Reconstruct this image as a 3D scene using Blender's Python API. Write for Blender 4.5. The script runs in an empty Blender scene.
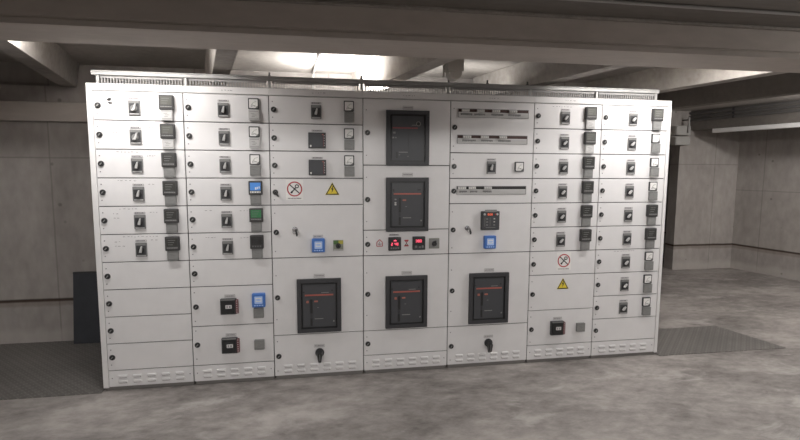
import bpy, math, random
from mathutils import Vector, Matrix
random.seed(7)
SC = bpy.context.scene
COL = SC.collection
R = math.radians
Z0 = 0.03                      # height of the cabinets' lower frame edge above the floor

# ------------------------------------------------------------------ materials
def new_mat(name):
    m = bpy.data.materials.new(name); m.use_nodes = True
    nt = m.node_tree; b = nt.nodes['Principled BSDF']
    return m, nt, b

def plain(name, col, rough=.5, metal=0., emit=None, es=0., var=.04, spec=.5, bump=.0):
    """procedural paint / plastic: colour with a little mottling"""
    m, nt, b = new_mat(name); N = nt.nodes; L = nt.links
    tc = N.new('ShaderNodeTexCoord'); no = N.new('ShaderNodeTexNoise')
    no.inputs['Scale'].default_value = 9; no.inputs['Detail'].default_value = 4
    L.new(tc.outputs['Object'], no.inputs['Vector'])
    r = N.new('ShaderNodeValToRGB')
    r.color_ramp.elements[0].position = .3; r.color_ramp.elements[1].position = .7
    r.color_ramp.elements[0].color = tuple(c*(1-var) for c in col)+(1,)
    r.color_ramp.elements[1].color = tuple(min(1, c*(1+var)) for c in col)+(1,)
    L.new(no.outputs['Fac'], r.inputs['Fac']); L.new(r.outputs['Color'], b.inputs['Base Color'])
    b.inputs['Roughness'].default_value = rough; b.inputs['Metallic'].default_value = metal
    b.inputs['Specular IOR Level'].default_value = spec
    if emit:
        b.inputs['Emission Color'].default_value = tuple(emit)+(1,)
        b.inputs['Emission Strength'].default_value = es
    if bump:
        n2 = N.new('ShaderNodeTexNoise'); n2.inputs['Scale'].default_value = 260
        L.new(tc.outputs['Object'], n2.inputs['Vector'])
        bp = N.new('ShaderNodeBump'); bp.inputs['Strength'].default_value = bump; bp.inputs['Distance'].default_value = .001
        L.new(n2.outputs['Fac'], bp.inputs['Height']); L.new(bp.outputs['Normal'], b.inputs['Normal'])
    return m

def concrete(name, c0, c1, scale=1.2, zlines=(), vper=None, rust=None, rough=.85, stretch=(1, 1, 1), axis='X', bump=.25, pits=True):
    m, nt, b = new_mat(name); N = nt.nodes; L = nt.links
    tc = N.new('ShaderNodeTexCoord')
    mp = N.new('ShaderNodeMapping'); mp.inputs['Scale'].default_value = stretch
    L.new(tc.outputs['Object'], mp.inputs['Vector'])
    n1 = N.new('ShaderNodeTexNoise'); n1.inputs['Scale'].default_value = scale; n1.inputs['Detail'].default_value = 8; n1.inputs['Roughness'].default_value = .62
    n2 = N.new('ShaderNodeTexNoise'); n2.inputs['Scale'].default_value = scale*14; n2.inputs['Detail'].default_value = 6
    L.new(mp.outputs['Vector'], n1.inputs['Vector']); L.new(mp.outputs['Vector'], n2.inputs['Vector'])
    mx = N.new('ShaderNodeMath'); mx.operation = 'MULTIPLY_ADD'
    L.new(n2.outputs['Fac'], mx.inputs[0]); mx.inputs[1].default_value = .35; 
    mm = N.new('ShaderNodeMath'); mm.operation = 'MULTIPLY'; mm.inputs[1].default_value = .75
    L.new(n1.outputs['Fac'], mm.inputs[0]); L.new(mm.outputs[0], mx.inputs[2])
    r = N.new('ShaderNodeValToRGB'); r.color_ramp.elements[0].position = .36; r.color_ramp.elements[1].position = .70
    r.color_ramp.elements[0].color = tuple(c0)+(1,); r.color_ramp.elements[1].color = tuple(c1)+(1,)
    L.new(mx.outputs[0], r.inputs['Fac'])
    out = r.outputs['Color']
    sp = N.new('ShaderNodeSeparateXYZ'); L.new(tc.outputs['Object'], sp.inputs[0])
    nw = N.new('ShaderNodeTexNoise'); nw.inputs['Scale'].default_value = 5; nw.inputs['Detail'].default_value = 5
    L.new(tc.outputs['Object'], nw.inputs['Vector'])
    def line(val, pos, half, colr, wob=.0, strength=1.):
        nonlocal out
        s = N.new('ShaderNodeMath'); s.operation = 'SUBTRACT'; L.new(val, s.inputs[0]); s.inputs[1].default_value = pos
        if wob:
            w = N.new('ShaderNodeMath'); w.operation = 'MULTIPLY_ADD'; L.new(nw.outputs['Fac'], w.inputs[0]); w.inputs[1].default_value = wob
            L.new(s.outputs[0], w.inputs[2]); s2 = N.new('ShaderNodeMath'); s2.operation = 'SUBTRACT'; L.new(w.outputs[0], s2.inputs[0]); s2.inputs[1].default_value = wob/2; s = s2
        a = N.new('ShaderNodeMath'); a.operation = 'ABSOLUTE'; L.new(s.outputs[0], a.inputs[0])
        g = N.new('ShaderNodeMapRange'); g.inputs['From Min'].default_value = half*.5; g.inputs['From Max'].default_value = half*1.3
        g.inputs['To Min'].default_value = strength; g.inputs['To Max'].default_value = 0
        L.new(a.outputs[0], g.inputs['Value'])
        x = N.new('ShaderNodeMix'); x.data_type = 'RGBA'
        L.new(g.outputs[0], x.inputs['Factor']); L.new(out, x.inputs['A']); x.inputs['B'].default_value = tuple(colr)+(1,)
        out = x.outputs['Result']
    dk = tuple(c*.5 for c in c0)
    for z in zlines: line(sp.outputs['Z'], z, .007, dk, .01, .4)
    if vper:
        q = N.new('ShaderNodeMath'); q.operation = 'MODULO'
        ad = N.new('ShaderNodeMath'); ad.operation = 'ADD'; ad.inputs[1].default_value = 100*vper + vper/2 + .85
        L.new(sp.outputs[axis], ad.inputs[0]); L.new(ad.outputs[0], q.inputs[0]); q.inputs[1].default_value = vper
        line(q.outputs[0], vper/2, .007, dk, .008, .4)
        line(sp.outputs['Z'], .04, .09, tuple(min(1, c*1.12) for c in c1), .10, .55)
    if rust is not None:
        line(sp.outputs['Z'], rust, .016, (.035, .022, .015), .012, .95)
        line(sp.outputs['Z'], rust-.03, .03, (.10, .065, .045), .05, .35)
    if pits:
        vo = N.new('ShaderNodeTexVoronoi'); vo.inputs['Scale'].default_value = 3.2
        L.new(tc.outputs['Object'], vo.inputs['Vector'])
        g = N.new('ShaderNodeMapRange'); g.inputs['From Min'].default_value = .035; g.inputs['From Max'].default_value = .07
        g.inputs['To Min'].default_value = .6; g.inputs['To Max'].default_value = 0
        L.new(vo.outputs['Distance'], g.inputs['Value'])
        x = N.new('ShaderNodeMix'); x.data_type = 'RGBA'
        L.new(g.outputs[0], x.inputs['Factor']); L.new(out, x.inputs['A']); x.inputs['B'].default_value = dk+(1,)
        out = x.outputs['Result']
    L.new(out, b.inputs['Base Color']); b.inputs['Roughness'].default_value = rough
    b.inputs['Specular IOR Level'].default_value = .3
    bp = N.new('ShaderNodeBump'); bp.inputs['Strength'].default_value = bump; bp.inputs['Distance'].default_value = .01
    L.new(n2.outputs['Fac'], bp.inputs['Height']); L.new(bp.outputs['Normal'], b.inputs['Normal'])
    return m

def floor_mat():
    m, nt, b = new_mat('floor_concrete'); N = nt.nodes; L = nt.links
    tc = N.new('ShaderNodeTexCoord')
    mp = N.new('ShaderNodeMapping'); mp.inputs['Rotation'].default_value = (0, 0, .5); mp.inputs['Scale'].default_value = (1, 1.7, 1)
    L.new(tc.outputs['Object'], mp.inputs['Vector'])
    n1 = N.new('ShaderNodeTexNoise'); n1.inputs['Scale'].default_value = .9; n1.inputs['Detail'].default_value = 9; n1.inputs['Roughness'].default_value = .6; n1.inputs['Distortion'].default_value = .25
    n2 = N.new('ShaderNodeTexNoise'); n2.inputs['Scale'].default_value = 7; n2.inputs['Detail'].default_value = 8; n2.inputs['Roughness'].default_value = .7
    n3 = N.new('ShaderNodeTexNoise'); n3.inputs['Scale'].default_value = 1.7; n3.inputs['Detail'].default_value = 9; n3.inputs['Roughness'].default_value = .65; n3.inputs['Distortion'].default_value = .5
    for n in (n1, n2, n3): L.new(mp.outputs['Vector'], n.inputs['Vector'])
    a = N.new('ShaderNodeMath'); a.operation = 'MULTIPLY_ADD'; L.new(n2.outputs['Fac'], a.inputs[0]); a.inputs[1].default_value = .42
    c = N.new('ShaderNodeMath'); c.operation = 'MULTIPLY'; L.new(n1.outputs['Fac'], c.inputs[0]); c.inputs[1].default_value = .62
    L.new(c.outputs[0], a.inputs[2])
    r = N.new('ShaderNodeValToRGB'); e = r.color_ramp.elements
    e[0].position = .39; e[0].color = (.13, .116, .109, 1); e[1].position = .64; e[1].color = (.40, .368, .348, 1)
    k = e.new(.5); k.color = (.245, .224, .210, 1)
    L.new(a.outputs[0], r.inputs['Fac'])
    r3 = N.new('ShaderNodeValToRGB'); r3.color_ramp.elements[0].position = .58; r3.color_ramp.elements[0].color = (0, 0, 0, 1)
    r3.color_ramp.elements[1].position = .68; r3.color_ramp.elements[1].color = (.6, .6, .6, 1)
    L.new(n3.outputs['Fac'], r3.inputs['Fac'])
    x = N.new('ShaderNodeMix'); x.data_type = 'RGBA'; L.new(r3.outputs['Color'], x.inputs['Factor']); L.new(r.outputs['Color'], x.inputs['A'])
    x.inputs['B'].default_value = (.5, .47, .45, 1)
    L.new(x.outputs['Result'], b.inputs['Base Color'])
    rr = N.new('ShaderNodeMapRange'); L.new(n1.outputs['Fac'], rr.inputs['Value']); rr.inputs['To Min'].default_value = .45; rr.inputs['To Max'].default_value = .8
    L.new(rr.outputs[0], b.inputs['Roughness'])
    bp = N.new('ShaderNodeBump'); bp.inputs['Strength'].default_value = .2; bp.inputs['Distance'].default_value = .01
    L.new(n2.outputs['Fac'], bp.inputs['Height']); L.new(bp.outputs['Normal'], b.inputs['Normal'])
    return m

def tread_mat():
    m, nt, b = new_mat('tread_plate_steel'); N = nt.nodes; L = nt.links
    tc = N.new('ShaderNodeTexCoord')
    def wave(rot):
        mp = N.new('ShaderNodeMapping'); mp.inputs['Rotation'].default_value = (0, 0, rot); L.new(tc.outputs['Object'], mp.inputs['Vector'])
        s = N.new('ShaderNodeSeparateXYZ'); L.new(mp.outputs['Vector'], s.inputs[0])
        res = []
        for ax, fr in (('X', 2*math.pi/.022), ('Y', 2*math.pi/.055)):
            q = N.new('ShaderNodeMath'); q.operation = 'MULTIPLY'; L.new(s.outputs[ax], q.inputs[0]); q.inputs[1].default_value = fr
            w = N.new('ShaderNodeMath'); w.operation = 'SINE'; L.new(q.outputs[0], w.inputs[0]); res.append(w)
        t = N.new('ShaderNodeMath'); t.operation = 'ADD'; L.new(res[0].outputs[0], t.inputs[0]); L.new(res[1].outputs[0], t.inputs[1])
        g = N.new('ShaderNodeMapRange'); L.new(t.outputs[0], g.inputs['Value']); g.inputs['From Min'].default_value = 1.0; g.inputs['From Max'].default_value = 1.5
        return g
    a, c = wave(R(45)), wave(R(-45))
    mxx = N.new('ShaderNodeMath'); mxx.operation = 'MAXIMUM'; L.new(a.outputs[0], mxx.inputs[0]); L.new(c.outputs[0], mxx.inputs[1])
    x = N.new('ShaderNodeMix'); x.data_type = 'RGBA'; L.new(mxx.outputs[0], x.inputs['Factor'])
    x.inputs['A'].default_value = (.16, .150, .141, 1); x.inputs['B'].default_value = (.225, .213, .20, 1)
    no = N.new('ShaderNodeTexNoise'); no.inputs['Scale'].default_value = 2.5; no.inputs['Detail'].default_value = 6; L.new(tc.outputs['Object'], no.inputs['Vector'])
    y = N.new('ShaderNodeMix'); y.data_type = 'RGBA'; y.blend_type = 'MULTIPLY'; y.inputs['Factor'].default_value = .7
    L.new(x.outputs['Result'], y.inputs['A'])
    g2 = N.new('ShaderNodeMapRange'); L.new(no.outputs['Fac'], g2.inputs['Value']); g2.inputs['To Min'].default_value = .6; g2.inputs['To Max'].default_value = 1.4
    cb = N.new('ShaderNodeCombineXYZ')
    for i in range(3): L.new(g2.outputs[0], cb.inputs[i])
    L.new(cb.outputs[0], y.inputs['B'])
    L.new(y.outputs['Result'], b.inputs['Base Color'])
    b.inputs['Roughness'].default_value = .55; b.inputs['Metallic'].default_value = .25
    bp = N.new('ShaderNodeBump'); bp.inputs['Strength'].default_value = .5; bp.inputs['Distance'].default_value = .003
    L.new(mxx.outputs[0], bp.inputs['Height']); L.new(bp.outputs['Normal'], b.inputs['Normal'])
    return m

M = dict(
    paint=plain('cabinet_paint', (.70, .688, .690), .42, var=.025, bump=.12),
    paint2=plain('cabinet_frame_paint', (.70, .688, .685), .4, var=.02),
    gap=plain('gap_shade', (.09, .085, .085), .8),  # dark colour for shade in door gaps and under louvres
    plinth=plain('plinth_paint', (.19, .18, .172), .6),
    black=plain('black_plastic', (.018, .018, .019), .38),
    dark=plain('dark_plastic', (.045, .045, .048), .45),
    acbframe=plain('breaker_surround_plastic', (.038, .038, .042), .5),
    acbface=plain('breaker_face_plastic', (.052, .054, .060), .5),
    acbface2=plain('breaker_face_band', (.064, .067, .072), .5),
    grey=plain('grey_plastic', (.17, .17, .168), .5),
    midgrey=plain('mid_grey_plastic', (.215, .215, .21), .5),
    lightgrey=plain('light_grey_plastic', (.46, .455, .45), .5),
    meterbez=plain('meter_bezel', (.045, .044, .044), .5),
    screen=plain('meter_screen_grey', (.095, .095, .085), .35),
    screen_dk=plain('meter_screen_dark', (.055, .055, .052), .25),
    screen_blk=plain('meter_screen_black', (.025, .024, .024), .3),
    screen_grn=plain('meter_screen_green', (.03, .13, .055), .3, emit=(.02, .12, .04), es=.25),
    screen_blu=plain('meter_screen_blue', (.05, .17, .45), .3, emit=(.05, .22, .6), es=.35),
    bluebez=plain('blue_meter_case', (.055, .16, .46), .4, emit=(.03, .10, .4), es=.05),
    bluefilm=plain('blue_meter_film', (.42, .56, .85), .35),
    white=plain('white_plastic', (.78, .77, .75), .4),
    offwhite=plain('off_white_label', (.58, .57, .565), .6),
    ink=plain('ink_grey', (.22, .21, .22), .8),
    inkblack=plain('ink_black', (.02, .02, .02), .7),
    red=plain('sign_red', (.42, .045, .055), .5),
    brred=plain('breaker_red_stripe', (.36, .12, .09), .5),
    brown=plain('slot_brown', (.055, .025, .022), .6),
    pinkred=plain('breaker_edge_red', (.16, .06, .065), .5),
    yellow=plain('sign_yellow', (.72, .56, .04), .5),
    green=plain('selector_green', (.08, .17, .05), .5),
    yelgrn=plain('selector_yellow', (.42, .38, .06), .5),
    olive=plain('selector_plate_grey', (.24, .25, .21), .5),
    led=plain('red_led', (.5, .03, .05), .4, emit=(1, .12, .2), es=1.3),
    ledo=plain('orange_led', (.5, .08, .03), .4, emit=(1, .22, .12), es=.9),
    chrome=plain('chrome', (.6, .6, .62), .22, metal=1),
    galv=plain('galvanised_steel', (.36, .36, .355), .5, metal=.3, var=.08),
    slat=plain('grille_steel', (.30, .295, .29), .5),
    pipe=plain('conduit_pvc', (.12, .116, .112), .5),
    pipelt=plain('conduit_pale', (.36, .35, .34), .5),
    boxgrey=plain('junction_box_plastic', (.42, .41, .39), .5),
    sensor=plain('sensor_case', (.52, .49, .45), .5),
    board=plain('dark_blue_board', (.040, .043, .052), .6, var=.12),
    film=plain('clear_film_strip', (.33, .35, .37), .25),
    lamp=plain('lamp_housing', (.65, .65, .64), .4),
    tube=plain('lamp_tube', (.9, .9, .88), .4, emit=(1, .97, .93), es=9),
    tubeoff=plain('trunking_paint', (.88, .87, .86), .4),
    floor=floor_mat(), tread=tread_mat(),
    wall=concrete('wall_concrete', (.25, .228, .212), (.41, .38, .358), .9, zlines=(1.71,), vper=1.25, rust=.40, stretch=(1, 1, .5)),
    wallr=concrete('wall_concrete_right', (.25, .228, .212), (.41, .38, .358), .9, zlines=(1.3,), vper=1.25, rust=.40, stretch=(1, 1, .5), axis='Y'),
    beam=concrete('beam_concrete', (.40, .362, .330), (.52, .475, .435), 1.5, stretch=(.35, 1, 1), pits=False, bump=.15),
    front=concrete('shaded_concrete', (.15, .135, .122), (.215, .196, .178), 1.5, stretch=(.35, 1, 1), pits=False, bump=.15),  # darkened copy of the beam concrete, dim light put into its colour
    edge=concrete('beam_edge_concrete', (.20, .185, .165), (.37, .34, .31), 5, stretch=(.5, 1, 1), pits=False),
    slab=concrete('slab_concrete', (.30, .275, .25), (.46, .43, .40), 1.4, pits=False, bump=.15),
    rib=concrete('rib_concrete', (.24, .22, .20), (.44, .41, .38), 1.6, pits=True, bump=.15),
)

# ------------------------------------------------------------------ mesh builder
class MB:
    def __init__(s): s.v = []; s.f = []; s.m = []; s.mats = []
    def mi(s, mat):
        if mat not in s.mats: s.mats.append(mat)
        return s.mats.index(mat)
    def box(s, x0, x1, y0, y1, z0, z1, mat):
        n = len(s.v); s.v += [(x, y, z) for z in (z0, z1) for y in (y0, y1) for x in (x0, x1)]
        k = s.mi(mat)
        for q in ((0, 2, 3, 1), (4, 5, 7, 6), (0, 1, 5, 4), (2, 6, 7, 3), (0, 4, 6, 2), (1, 3, 7, 5)):
            s.f.append(tuple(n+i for i in q)); s.m.append(k)
        return s
    def prism(s, pts, y0, y1, mat, taper=1., tc=None):
        """outline in the x-z plane (counter-clockwise seen from -y), from y0 (front) to y1 (back); the front may taper"""
        n = len(s.v); c = len(pts); k = s.mi(mat)
        if tc is None: tc = (sum(p[0] for p in pts)/c, sum(p[1] for p in pts)/c)
        s.v += [(tc[0]+(x-tc[0])*taper, y0, tc[1]+(z-tc[1])*taper) for x, z in pts] + [(x, y1, z) for x, z in pts]
        s.f.append(tuple(n+i for i in range(c))); s.m.append(k)
        s.f.append(tuple(n+c+i for i in reversed(range(c)))); s.m.append(k)
        for i in range(c):
            j = (i+1) % c
            s.f.append((n+i, n+c+i, n+c+j, n+j)); s.m.append(k)
        return s
    def ring(s, cx, cz, ro, ri, y0, y1, mat, seg=28):
        n = len(s.v); k = s.mi(mat)
        for i in range(seg):
            a = 2*math.pi*i/seg; c, d = math.cos(a), math.sin(a)
            s.v += [(cx+ro*c, y0, cz+ro*d), (cx+ri*c, y0, cz+ri*d), (cx+ro*c, y1, cz+ro*d), (cx+ri*c, y1, cz+ri*d)]
        for i in range(seg):
            a, b = n+4*i, n+4*((i+1) % seg)
            for q in ((a, b, b+1, a+1), (a, a+2, b+2, b), (a+1, b+1, b+3, a+3), (a+2, a+3, b+3, b+2)):
                s.f.append(q); s.m.append(k)
        return s
    def disc(s, cx, cz, r, y0, y1, mat, seg=20, taper=1.):
        return s.prism([(cx+r*math.cos(2*math.pi*i/seg), cz+r*math.sin(2*math.pi*i/seg)) for i in range(seg)], y0, y1, mat, taper)
    def rbox(s, cx, cz, w, h, r, y0, y1, mat, taper=1.):
        return s.prism(rrect(cx, cz, w, h, r), y0, y1, mat, taper)
    def tube(s, p, q, r, mat, seg=12):
        p, q = Vector(p), Vector(q); d = (q-p).normalized()
        a = d.orthogonal().normalized(); b = d.cross(a); n = len(s.v); k = s.mi(mat)
        for t in (p, q):
            for i in range(seg):
                w = 2*math.pi*i/seg; s.v.append(tuple(t+r*(math.cos(w)*a+math.sin(w)*b)))
        for i in range(seg):
            j = (i+1) % seg; s.f.append((n+i, n+j, n+seg+j, n+seg+i)); s.m.append(k)
        s.f.append(tuple(n+i for i in reversed(range(seg)))); s.m.append(k)
        s.f.append(tuple(n+seg+i for i in range(seg))); s.m.append(k)
        return s
    def mesh(s, name):
        me = bpy.data.meshes.new(name); me.from_pydata(s.v, [], s.f)
        for m in s.mats: me.materials.append(M[m])
        me.polygons.foreach_set('material_index', s.m); me.update()
        import bmesh
        bm = bmesh.new(); bm.from_mesh(me); bmesh.ops.recalc_face_normals(bm, faces=bm.faces); bm.to_mesh(me); bm.free()
        return me
    def build(s, name, parent=None, loc=(0, 0, 0), bevel=0):
        o = bpy.data.objects.new(name, s.mesh(name)); COL.objects.link(o); o.parent = parent; o.location = loc
        if bevel:
            b = o.modifiers.new('bevel', 'BEVEL'); b.width = bevel; b.segments = 2; b.limit_method = 'ANGLE'
        return o

def rrect(cx, cz, w, h, r, k=4):
    out = []
    for qx, qz, a0 in ((1, -1, -90), (1, 1, 0), (-1, 1, 90), (-1, -1, 180)):
        for i in range(k+1):
            a = R(a0+90*i/k); out.append((cx+qx*(w/2-r)+r*math.cos(a), cz+qz*(h/2-r)+r*math.sin(a)))
    return out

def tag(o, label=None, cat=None, group=None, kind=None):
    if label: o['label'] = label
    if cat: o['category'] = cat
    if group: o['group'] = group
    if kind: o['kind'] = kind
    return o
def empty(name, loc=(0, 0, 0)):
    o = bpy.data.objects.new(name, None); COL.objects.link(o); o.location = loc; o.empty_display_size = .1
    return o
_cache = {}
def inst(key, name, fn, parent, loc, label=None, bevel=0):
    """first call builds the mesh, later calls share it"""
    if key not in _cache:
        mb = MB(); fn(mb); _cache[key] = mb.mesh(name)
    o = bpy.data.objects.new(name, _cache[key]); COL.objects.link(o); o.parent = parent; o.location = loc
    if bevel:
        b = o.modifiers.new('bevel', 'BEVEL'); b.width = bevel; b.segments = 2; b.limit_method = 'ANGLE'
    if label: o['label'] = label
    return o

# ------------------------------------------------------------------ device meshes (door plane is y=0, viewer at -y)
def poly_rot(pts, ang, cx=0, cz=0):
    c, d = math.cos(ang), math.sin(ang)
    return [(cx+x*c-z*d, cz+x*d+z*c) for x, z in pts]

def rotary(kind):
    def fn(m):
        m.rbox(0, 0, .076, .100, .003, -.008, 0, 'grey')
        m.box(-.032, .032, -.010, -.008, -.036, .030, 'dark')
        m.box(-.030, .030, -.0095, -.008, .034, .045, 'midgrey')
        m.box(-.030, .030, -.0095, -.008, -.046, -.040, 'lightgrey')
        m.disc(-.002, -.004, .024, -.014, -.010, 'grey' if kind == 0 else 'black', 24, .9)
        # pale lever: narrow tip up, broad foot
        if kind == 2: pts = poly_rot([(-.006, -.024), (.010, -.022), (.012, -.004), (.007, .024), (-.003, .024), (-.010, -.002)], R(-40))
        elif kind == 1: pts = poly_rot([(-.009, -.024), (.010, -.024), (.010, -.004), (.005, .030), (-.004, .030), (-.009, -.002)], R(-12))
        else: pts = [(-.022, -.024), (-.004, -.028), (.006, -.022), (.013, .000), (.018, .032), (.008, .032), (-.001, .004), (-.010, -.010)]
        m.prism([(x*.95, z*.9) for x, z in pts], -.026, -.014, 'lightgrey', .85)
    return fn
def digital_meter(scr, bez='meterbez'):
    def fn(m):
        m.rbox(0, 0, .096, .102, .006, -.024, 0, bez)
        m.rbox(0, 0, .090, .096, .005, -.028, -.024, bez, .96)
        m.box(-.037, .037, -.0292, -.028, -.018, .039, scr)
        m.box(-.037, .037, -.0292, -.028, -.034, -.026, 'midgrey' if scr != 'screen_blk' else 'dark')
        for i in range(4): m.box(-.031+i*.018, -.023+i*.018, -.0305, -.0292, -.0335, -.0265, 'grey')
        if scr == 'screen_blu':
            m.box(-.037, .037, -.0300, -.0292, -.036, -.024, 'white')
            for i, (a, b) in enumerate(((-.002, .008), (.012, .018), (.024, .030))): m.box(a, b, -.0298, -.0292, -.012+.004*i, .006+.003*i, 'white')
        else:
            for i in range(3): m.box(-.028, .022-.008*i, -.0296, -.0292, .024-.016*i, .027-.016*i, 'grey' if scr != 'screen_blk' else 'dark')
    return fn
def blue_meter(m):
    m.rbox(0, 0, .096, .104, .006, -.028, 0, 'bluebez')
    m.rbox(0, 0, .092, .100, .005, -.032, -.028, 'bluebez', .95)
    m.rbox(0, .004, .058, .056, .004, -.034, -.032, 'bluefilm')
    for i in range(2): m.box(-.016, .016, -.0348, -.034, .014-.022*i, .020-.022*i, 'white')
    for i in range(2):
        for sx in (-1, 1): m.box(sx*.018-.003, sx*.018+.003, -.0348, -.034, -.004+.016*i-.004, .004+.016*i, 'white')
    for i in range(4): m.rbox(-.027+i*.018, -.037, .012, .008, .002, -.034, -.032, 'bluefilm')
def ammeter(m):
    m.rbox(0, 0, .075, .078, .005, -.012, 0, 'dark')
    m.rbox(0, 0, .060, .062, .003, -.0135, -.012, 'white')
    for i in range(9):
        a = R(100+i*10); cx, cz = .024, -.022
        m.prism(poly_rot([(.034, -.001), (.042, -.001), (.042, .001), (.034, .001)], a, cx, cz), -.0142, -.0135, 'ink')
    m.prism(poly_rot([(0, -.0012), (.040, -.0006), (.040, .0006), (0, .0012)], R(160), .022, -.020), -.0148, -.0135, 'inkblack')
    m.prism([(.030, -.031), (.030, -.014), (.012, -.031)], -.0150, -.0135, 'grey')
    for i in range(3): m.box(-.018+.011*i, -.012+.011*i, -.0142, -.0135, -.020, -.015, 'ink')
def module(shade):
    def fn(m):
        m.rbox(0, 0, .074, .076, .004, -.020, 0, shade)
        m.box(-.031, .031, -.0212, -.020, -.030, .030, shade)
        dk = {'lightgrey': 'midgrey', 'midgrey': 'grey', 'grey': 'dark', 'white': 'lightgrey'}[shade]
        m.box(-.031, .031, -.0218, -.0212, .024, .027, dk); m.box(-.031, .031, -.0218, -.0212, -.028, -.025, dk)
        m.box(-.020, .004, -.0218, -.0212, .008, .011, dk); m.box(-.012, .018, -.0218, -.0212, -.002, .001, dk); m.box(-.016, .008, -.0218, -.0212, -.013, -.010, dk)
    return fn
def mccb_red(m):        # square black breaker, red stripe on its right
    m.rbox(0, 0, .128, .116, .003, -.018, 0, 'dark')
    m.rbox(-.008, -.001, .100, .098, .003, -.026, -.018, 'acbface')
    m.box(.043, .050, -.020, -.018, -.046, .050, 'pinkred'); m.box(.036, .046, -.0275, -.018, .040, .046, 'brred')
    m.rbox(-.047, -.041, .010, .014, .002, -.028, -.026, 'white')
    for i in range(5): m.box(.048, .056, -.0195, -.018, -.040+i*.018, -.034+i*.018, 'offwhite')
def mccb_label(m):      # black breaker with pale plate in the middle
    m.rbox(-.008, 0, .114, .118, .003, -.022, 0, 'dark')
    m.rbox(-.010, -.004, .090, .092, .003, -.032, -.022, 'black')
    m.rbox(-.004, .002, .044, .026, .002, -.036, -.032, 'offwhite')
    m.box(-.018, -.010, -.0368, -.036, -.006, .010, 'ink'); m.box(.000, .010, -.0368, -.036, -.006, .010, 'ink')
    m.rbox(.053, -.002, .018, .104, .002, -.024, 0, 'pinkred')
    for i in range(6): m.box(.050, .056, -.0250, -.024, -.046+i*.017, -.040+i*.017, 'offwhite')
    m.box(-.058, .040, -.034, -.022, .050, .057, 'grey')
def nameplate(w, h=.020, dark=False):
    def fn(m):
        m.rbox(0, 0, w, h, .002, -.0025, 0, 'offwhite')
        m.ring  # outline built from four thin bars
        for z in (-h/2, h/2-.0016): m.box(-w/2, w/2, -.0032, -.0025, z, z+.0016, 'ink')
        for x in (-w/2, w/2-.0016): m.box(x, x+.0016, -.0032, -.0025, -h/2, h/2, 'ink')
        rr = random.Random(int(w*1000)); x = -w/2+.007
        while x < w/2-.010:
            l = rr.uniform(.004, .010); m.box(x, min(x+l, w/2-.006), -.0032, -.0025, -.004, .004, 'ink'); x += l+.0028
    return fn
def scribble(w, seed, h=.006, mat='ink'):
    def fn(m):
        rr = random.Random(seed); x = -w/2
        while x < w/2:
            l = rr.uniform(.006, .02); z = rr.uniform(-.0015, .0015)
            k = max(2, int(l/.004))
            for i in range(k): m.box(x+i*.004, x+i*.004+.0022, -.0006, 0, z-h/2*rr.uniform(.4, 1), z+h/2*rr.uniform(.3, 1), mat)
            m.box(x, x+l*.9, -.0006, 0, z-.0008, z+.0008, mat)
            x += l+rr.uniform(.006, .016)
    return fn
def lock(m):
    m.disc(0, 0, .0205, -.004, 0, 'grey', 24)
    m.disc(0, 0, .0185, -.010, -.004, 'black', 24, .9)
    m.prism(poly_rot([(-.010, -.0035), (.010, -.0035), (.010, .0035), (-.010, .0035)], R(50)), -.0125, -.010, 'midgrey')
def locklever(m):
    lock(m)
    m.prism(poly_rot([(-.006, -.008), (.004, -.010), (.040, -.004), (.042, .003), (-.004, .009)], R(-52)), -.024, -.010, 'black', .9)
def screw(m): m.disc(0, 0, .0042, -.002, 0, 'ink', 10)
def pistol_handle(m):
    m.disc(0, .018, .034, -.012, 0, 'dark', 28)
    m.disc(0, .018, .026, -.040, -.012, 'black', 24, .8)
    m.prism([(-.020, .040), (-.026, .022), (-.020, -.012), (-.014, -.048), (-.006, -.056), (.006, -.056), (.013, -.048), (.018, -.012), (.025, .020), (.018, .040), (0, .046)], -.066, -.034, 'black', .72, (0, .0))
    m.box(-.003, .003, -.068, -.064, -.030, .024, 'grey')
def key_lock(m):
    m.disc(0, .012, .020, -.008, 0, 'chrome', 24); m.disc(0, .012, .014, -.026, -.008, 'chrome', 20, .85)
    m.box(-.003, .003, -.060, -.026, .000, .022, 'chrome')
    m.prism([(.000, .014), (.010, .016), (.022, -.018), (.020, -.034), (.010, -.036), (.004, -.010)], -.056, -.046, 'black', .9)
    m.ring(-.004, -.004, .012, .009, -.058, -.056, 'chrome', 18)
def selector(kind):
    def fn(m):
        if kind == 0:
            m.rbox(0, 0, .076, .082, .003, -.010, 0, 'olive'); m.box(-.036, .002, -.0106, -.010, .010, .039, 'green'); m.box(.002, .036, -.0106, -.010, .012, .039, 'yelgrn')
            m.box(-.036, .036, -.0106, -.010, -.040, -.030, 'lightgrey')
        else:
            m.rbox(0, 0, .082, .082, .003, -.010, 0, 'olive'); m.box(-.036, .036, -.0106, -.010, -.036, .036, 'midgrey')
            for a in range(5):
                q = R(40+a*50); m.box(.028*math.cos(q)-.004, .028*math.cos(q)+.004, -.0114, -.0106, .028*math.sin(q)-.003, .028*math.sin(q)+.003, 'ink')
        m.disc(0, -.002, .021, -.022, -.010, 'dark', 22, .9)
        m.prism(poly_rot([(-.007, -.018), (.007, -.018), (.008, .004), (.003, .026), (-.003, .026), (-.008, .004)], R(-20 if kind else 25)), -.040, -.020, 'black', .85)
    return fn
SEG = {'0': 'abcdef', '1': 'bc', '2': 'abged', '3': 'abgcd', '4': 'fgbc', '5': 'afgcd', '8': 'abcdefg', '-': 'g'}
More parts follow.
